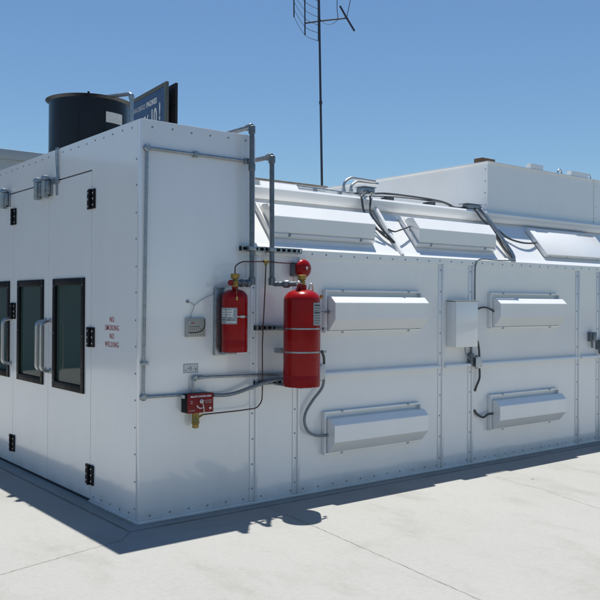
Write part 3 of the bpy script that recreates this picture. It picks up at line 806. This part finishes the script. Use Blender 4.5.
# control box
cb = thing('pull_station', (.49, -.06, .76), 'small red fire control box with pull pin and brass valve underneath', 'control box')
x0, x1, z0, z1, yd = (0.3389, -0.1000, 0.8737)[0], (0.5576, -0.1000, 0.8584)[0], .772, .915, -.10
b = B(); b.box(x0, x1, yd, yd+.012, z0, z1, .003); obj('front_plate', b, 'dred', cb)
b = B(); b.box(x0+.0, x1-.0, yd+.013, -.003, z0+.002, z1-.002, .002); obj('back_box', b, 'black', cb)
cx_ = (x0+x1)/2
yt = yd-.0006
def ctxt(s, size, x, z, **k):
    b = B(); add_text(b, s, size, frame_mtx((x, yt, z), (1, 0, 0), (0, 0, 1)), th=.0004, **k)
    obj('lettering', b, 'whiteink', cb, smooth=0)
ctxt('FIRE SYST CONTROL HEAD', .0165, cx_, z1-.022, bold=.0006, sx=.88)
ctxt('PULL', .010, x0+.030, z1-.055); ctxt('PIN', .010, x0+.030, z1-.070)
ctxt('LOCAL CONTROL', .009, x1-.046, z1-.055); ctxt('SYSTEM RELEASE', .008, x1-.046, z1-.070)
ctxt('CAUTION', .010, x0+.035, z0+.02)
b = B(); b.lathe([(.009, 0), (.009, .0008)], (x1-.028, yt+.0004, z0+.03), (0, -1, 0), 16); obj('seal', b, 'whiteink', cb)
b = B(); pts_ = []
for k in range(9):
    a = math.radians(200+k*14); pts_.append((cx_+.036*math.cos(a), yt-.001, (z0+z1)/2-.002+.036*math.sin(a)))
b.tube(pts_, .004, 6)
obj('arrow_mark', b, 'whiteink', cb)
b = B(); b.lathe([(.016, 0), (.016, .012), (.008, .014), (.008, .022)], (cx_, yd, (z0+z1)/2+.014), (0, -1, 0), 16); b.tube([(cx_-.002, yd-.02, (z0+z1)/2+.02), (cx_+.012, yd-.022, (z0+z1)/2-.03), (cx_+.016, yd-.02, z0+.004)], .0035, 8, smooth=4); obj('lever', b, 'steel', cb)
vx = (0.4273, -0.0600, 0.7156)[0]
b = B(); b.lathe([(.020, 0), (.024, .006), (.024, .028), (.030, .034), (.030, .045), (.027, .05), (.027, .115)], (vx, -.06, z0-.115), seg=14)
b.tube([(vx, -.06, z0-.05), (0.4824, -0.0750, 0.7535)], .008, 8); obj('valve', b, 'brass', cb)
b = B(); b.box(x1+.0005, x1+.012, -.06, -.02, z1-.05, z1-.025, .002); b.box(x0-.014, x0-.0005, -.06, -.02, z1-.035, z1-.01, .002); obj('connector', b, 'paper', cb)
# conduit out of its top
b = B(); b.tube([(0.4224, -0.0300, 0.9129), (0.4215, -0.0300, 1.0280), (0.9930, -0.0300, 1.0174), (1.2995, -0.0300, 1.0139)], .0105, 12, fillet=.02)
b.lathe([(.018, -.016), (.022, -.01), (.022, .01), (.018, .016)], (0.4387, -0.0300, 1.0234), (0, -1, 0), 12); b.lathe([(.015, 0), (.015, .04)], (0.4646, -0.0300, 1.0265), (1, 0, 0), 10)
tag(obj('rigid_conduit', b, 'galv'), 'short steel conduit from top of red control box to the large cylinder', 'conduit')
b = B(); b.tube([(0.5951, -0.0400, 0.8876), (0.6982, -0.0400, 0.8807), (0.8105, -0.0500, 0.8950), (0.9629, -0.0600, 0.9353), (1.1199, -0.0700, 0.9704), (1.3073, -0.0600, 0.9794)], .0145, 12, smooth=8)
tag(obj('flex_conduit', b, 'lflex'), 'sagging grey flexible conduit from right side of red control box', 'conduit')
b = B(); b.tube([(0.9898, -0.0350, 0.9708), (1.3164, -0.0350, 0.9608)], .006, 8)
tag(obj('steel_rod', b, 'galv'), 'thin steel rod just above the lowest strut channel', 'rod')

# pressure gauge box, sticker, tubing
pg = thing('manometer', (0.4745, -0.0100, 1.3268), 'small square grey manometer with curved dark scale above a sticker', 'gauge')
gx0, gx1, gz0, gz1 = (0.3655, -0.0300, 3.8199)[0], (0.5267, -0.0300, 3.8576)[0], (0.3937, -0.0300, 1.3293)[2], (0.3927, -0.0300, 1.4700)[2]
b = B(); b.box(gx0, gx1, -.032, -.002, gz0, gz1, .003); obj('body', b, 'grey', pg)
b = B(); b.box(gx0+.005, gx1-.005, -.0345, -.0322, gz0+.005, gz1-.005, .001); obj('face', b, 'gface', pg)
b = B(); b.tube([(gx0+.02, -.037, gz0+.032), (gx0+.075, -.037, gz0+.032), (gx1-.035, -.037, gz0+.045), (gx1-.012, -.037, gz0+.08), (gx1-.010, -.037, gz1-.01)], .0032, 8, smooth=6)
b.box(gx0+.02, gx1-.05, -.0355, -.0346, gz0+.075, gz0+.078)
for k in range(6): b.box(gx0+.025+k*.018, gx0+.027+k*.018, -.0355, -.0346, gz0+.05, gz0+.068)
obj('scale', b, 'ink', pg)
b = B(); b.box(gx0+.035, gx0+.065, -.0356, -.0346, gz1-.042, gz1-.033); obj('mark', b, 'redink', pg)
b = B()
for z in (gz0+.022, gz1-.025): b.lathe([(.008, 0), (.008, .004), (.004, .006)], (gx0+.018, -.0345, z), (0, -1, 0), 10)
obj('screw', b, 'steel', pg)
b = B(); b.tube([(0.3811, -0.0120, 1.5884), (0.4179, -0.0150, 1.5796), (0.4346, -0.0160, 1.5588), (0.4178, -0.0160, 1.5142), (0.4052, -0.0160, 1.4696)], .0022, 6, smooth=6)
b.tube([(0.4352, -0.0150, 1.5625), (0.5129, -0.0150, 1.6115), (0.6781, -0.0200, 1.6813)], .0022, 6, smooth=6)
b.lathe([(.011, 0), (.011, .008), (.006, .012)], (0.3853, -0.0020, 1.5920), (0, -1, 0), 12)
tag(obj('sensing_tube', b, 'lflex'), 'hair-thin grey tube looping from wall port to the manometer', 'tube')
b = B(); b.box(*sorted(((0.3544, -0.0010, 3.8256)[0], (0.4832, -0.0010, 3.8558)[0])), -.0018, -.0006, (0.4128, -0.0010, 1.0598)[2], (0.4123, -0.0010, 1.1305)[2]); 
o = obj('warning_sticker', b, 'paper', smooth=0); tag(o, 'faded rectangular sticker between the manometer and red control box', 'sticker')
sx0, sx1 = sorted(((0.3544, -0.0010, 3.8256)[0], (0.4832, -0.0010, 3.8558)[0])); sz0, sz1 = (0.4128, -0.0010, 1.0598)[2], (0.4123, -0.0010, 1.1305)[2]
b = B(); 
for (a, c, e, f_) in ((sx0+.003, sx1-.003, sz0+.003, sz0+.007), (sx0+.003, sx1-.003, sz1-.007, sz1-.003), (sx0+.003, sx0+.007, sz0+.007, sz1-.007), (sx1-.007, sx1-.003, sz0+.007, sz1-.007)): b.box(a, c, -.0026, -.0019, e, f_)
for k in range(5): b.box(sx0+.015+k*.021, sx0+.029+k*.021, -.0026, -.0019, sz0+.018+(k % 2)*.012, sz0+.026+(k % 3)*.012)
obj('border', b, 'label', o, smooth=0)

# electrical box and junction boxes on the wall
eb = thing('electrical_box', (3.40, -.06, 1.17), 'white electrical box mounted on the wall strip between two ribs', 'electrical box')
ex1 = (3.5519, -0.1250, 1.3794)[0]
b = B(); b.box(3.245, ex1, -.112, -.002, 1.172, 1.604, .003); obj('body', b, 'white', eb)
b = B(); b.box(3.240, ex1+.004, -.126, -.113, 1.170, 1.607, .003); obj('door', b, 'white', eb)
b = B(); b.box(3.235, ex1+.012, -.140, -.0025, 1.6075, 1.6165, .002); obj('rain_lip', b, 'grey', eb)
def jbox(name, x, z, w, h, d, lab, m='cover'):
    t = thing(name, (x+w/2, 0, z), lab, 'junction box')
    b = B(); b.box(x, x+w, -d+.008, -.036, z, z+h, .003); b.box(x+.01, x+w-.01, -.036, -.002, z+.01, z+h-.01); obj('body', b, 'rigid', t)
    b = B(); b.box(x-.002, x+w+.002, -d, -d+.0075, z-.002, z+h+.002, .002)
    b.mi = 1
    b.bolt((x+.012, -d, z+h-.012), (0, -1, 0), .004); b.bolt((x+w-.012, -d, z+.012), (0, -1, 0), .004)
    obj('cover', b, [m, 'bolt'], t)
    b = B(); b.lathe([(.014, -.018), (.017, -.012), (.017, 0)], (x+w/2, -d+.03, z-.002), (0, 0, 1), 12); b.lathe([(.014, 0), (.017, .012), (.014, .018)], (x+w/2, -d+.03, z+h+.002), (0, 0, 1), 12); obj('gland', b, 'galv', t)
j1x = (1.5857, -0.0900, 1.0246)[0]
jbox('junction_box', j1x, .955, .070, .11, .09, 'pale square junction box beside the foot of the large red cylinder')
j2x = (3.6007, -0.0750, 1.0149)[0]
jbox('junction_box', j2x, .965, .082, .095, .075, 'grey junction box on the wall rail below the white electrical box')
b = B(); b.box(j2x-.05, j2x-.004, -.05, -.002, .975, 1.10, .003)
b.tube([(j2x-.025, -.03, 1.10), (j2x-.025, -.03, 1.168)], .012, 10)
tag(obj('conduit_fitting', b, 'rigid'), 'dark conduit fitting left of the grey rail junction box', 'conduit fitting')
b = B(); b.tube([(3.4581, -0.0500, 1.1650), (3.4794, -0.0450, 1.0960), (3.5452, -0.0400, 1.0444), (3.6204, -0.0400, 1.0316)], .006, 8, smooth=5)
tag(obj('fixture_lead', b, 'lflex'), 'small looped grey lead under the white electrical box', 'cable')
b = B(); b.tube([(3.6384, -0.0550, 1.2189), (3.6679, -0.0500, 1.1390), (3.6792, -0.0450, 1.0642)], .011, 10, smooth=6)
tag(obj('flex_conduit', b, 'flex'), 'short dark flexible conduit rising from the grey rail junction box', 'conduit')
b = B(); b.tube([(3.6833, -0.0450, 0.9454), (3.6902, -0.0400, 0.8507), (3.6574, -0.0300, 0.7726), (3.6569, -0.0120, 0.7216)], .011, 10, smooth=6)
tag(obj('flex_conduit', b, 'flex'), 'short dark flexible conduit dropping from the grey rail junction box to the rib', 'conduit')
b = B(); b.tube([(3.6509, -0.0120, 0.5340), (3.6795, -0.0200, 0.4930), (3.7534, -0.0350, 0.4558), (3.86-.04, -.04, (3.8620, -0.0350, 0.4799)[2]), (3.86+.03, -.05, (3.9344, -0.0400, 0.4847)[2])], .011, 10, smooth=6)
tag(obj('flex_conduit', b, 'flex'), 'curved dark flexible conduit entering the lower right wall light', 'conduit')
b = B(); b.tube([(3.6661, -0.0300, 1.5338), (3.7594, -0.0350, 1.5517), (3.8403, -0.0450, 1.5338), (3.86+.03, -.055, (3.9191, -0.0450, 1.5085)[2])], .009, 10, smooth=6)
tag(obj('flex_conduit', b, 'flex'), 'dark flexible conduit from white electrical box to upper right wall light', 'conduit')
b = B(); b.tube([(4.2801, -0.0200, 2.0361), (4.0262, -0.0200, 2.0270), (3.7275, -0.0200, 2.0292), (3.6516, -0.0200, 1.9789), (3.6373, -0.0200, 1.8697), (3.6274, -0.0300, 1.6127)], .0065, 10, smooth=7)
tag(obj('flex_conduit', b, 'rigid'), 'thin grey conduit running along the eave then down to the white electrical box', 'conduit')
b = B(); b.tube([(1.6113, -0.0900, 1.1888), (1.6532, -0.0700, 1.1365), (1.6684, -0.0550, 1.0766)], .011, 10, smooth=6)
tag(obj('flex_conduit', b, 'flex'), 'short dark conduit between the large cylinder and the pale junction box', 'conduit')
b = B(); b.tube([(1.6694, -0.0550, 0.9555), (1.6524, -0.0500, 0.8768), (1.5604, -0.0450, 0.7827), (1.4909, -0.0400, 0.6883), (1.4758, -0.0400, 0.6074), (1.5117, -0.0420, 0.5304), (1.5948, -0.0450, 0.4856), (1.69+.03, -.05, (1.7253, -0.0450, 0.4772)[2])], .012, 10, smooth=7)
tag(obj('flex_conduit', b, 'lflex'), 'long S-curved grey conduit from pale junction box to the lower left wall light', 'conduit')
b = B(); b.tube([(1.5878, -0.0700, 1.5112), (1.7486, -0.0600, 1.5106)], .009, 10); b.lathe([(.014, 0), (.015, .02)], (1.7045, -0.0600, 1.5107), (1, 0, 0), 12)
tag(obj('conduit_stub', b, 'galv'), 'short straight steel stub between the large cylinder and upper left wall light', 'conduit')
for (px, py, lab, s_) in ((5.6346, 1.2078, 'small dark fitting on the wall rail near the right edge', 0), (5.7987, 1.1120, 'second dark fitting on the wall rail at the far right edge', 1)):
    p = Vector((px, -.04, py))
    b = B(); b.box(p.x, p.x+.10, -.06, -.002, p.z-.045, p.z+.06, .004); b.box(p.x+.01, p.x+.07, -.075, -.061, p.z-.03, p.z+.05, .004)
    b.tube([(p.x+.05, -.03, p.z-.04), (p.x+.05, -.03, max(1.014, p.z-.12))], .012, 10)
    tag(obj('conduit_fitting', b, 'rigid'), lab, 'conduit fitting')

# ------------------------------------------------------------------ camera, light, world
cam = bpy.data.cameras.new('camera'); co = bpy.data.objects.new('camera', cam); col.objects.link(co)
CM = ((0.7852, -0.6192, 0.0060), (-0.0060, 0.0022, 1.0000), (-0.6192, -0.7852, -0.0020))
cam.sensor_width = 36; cam.lens = 48.84940
m_ = Matrix(CM).transposed().to_4x4(); m_.translation = (-2.7014, -5.2672, 1.5963)
co.matrix_world = m_
cam.clip_start = .05; cam.clip_end = 3000
sc.camera = co

sd = Vector((-.145, -.191, -1)).normalized()
L = bpy.data.lights.new('sun', 'SUN'); L.energy = 5.0; L.angle = math.radians(.53); L.color = (1, .965, .895)
lo = bpy.data.objects.new('sun', L); col.objects.link(lo)
lo.rotation_euler = sd.to_track_quat('-Z', 'Y').to_euler()
w = bpy.data.worlds.new('World'); sc.world = w; w.use_nodes = True
nt = w.node_tree; bg = nt.nodes['Background']
sk = nt.nodes.new('ShaderNodeTexSky'); sk.sky_type = 'NISHITA'; sk.sun_disc = False
up_ = -sd
sk.sun_elevation = math.asin(up_.z); sk.sun_rotation = math.atan2(up_.x, up_.y)
sk.altitude = 0; sk.air_density = 1.15; sk.dust_density = 0.15; sk.ozone_density = 3.5
wb = nt.nodes.new('ShaderNodeMixRGB'); wb.blend_type = 'MULTIPLY'; wb.inputs[0].default_value = 1
wb.inputs[2].default_value = (.85, 1.015, 1.12, 1)
nt.links.new(sk.outputs[0], wb.inputs[1]); nt.links.new(wb.outputs[0], bg.inputs[0]); bg.inputs[1].default_value = .067
vs = sc.view_settings; sc.display_settings.display_device = 'sRGB'
vs.view_transform = 'Standard'; vs.look = 'None'; vs.exposure = .42; vs.gamma = 1; vs.use_curve_mapping = False
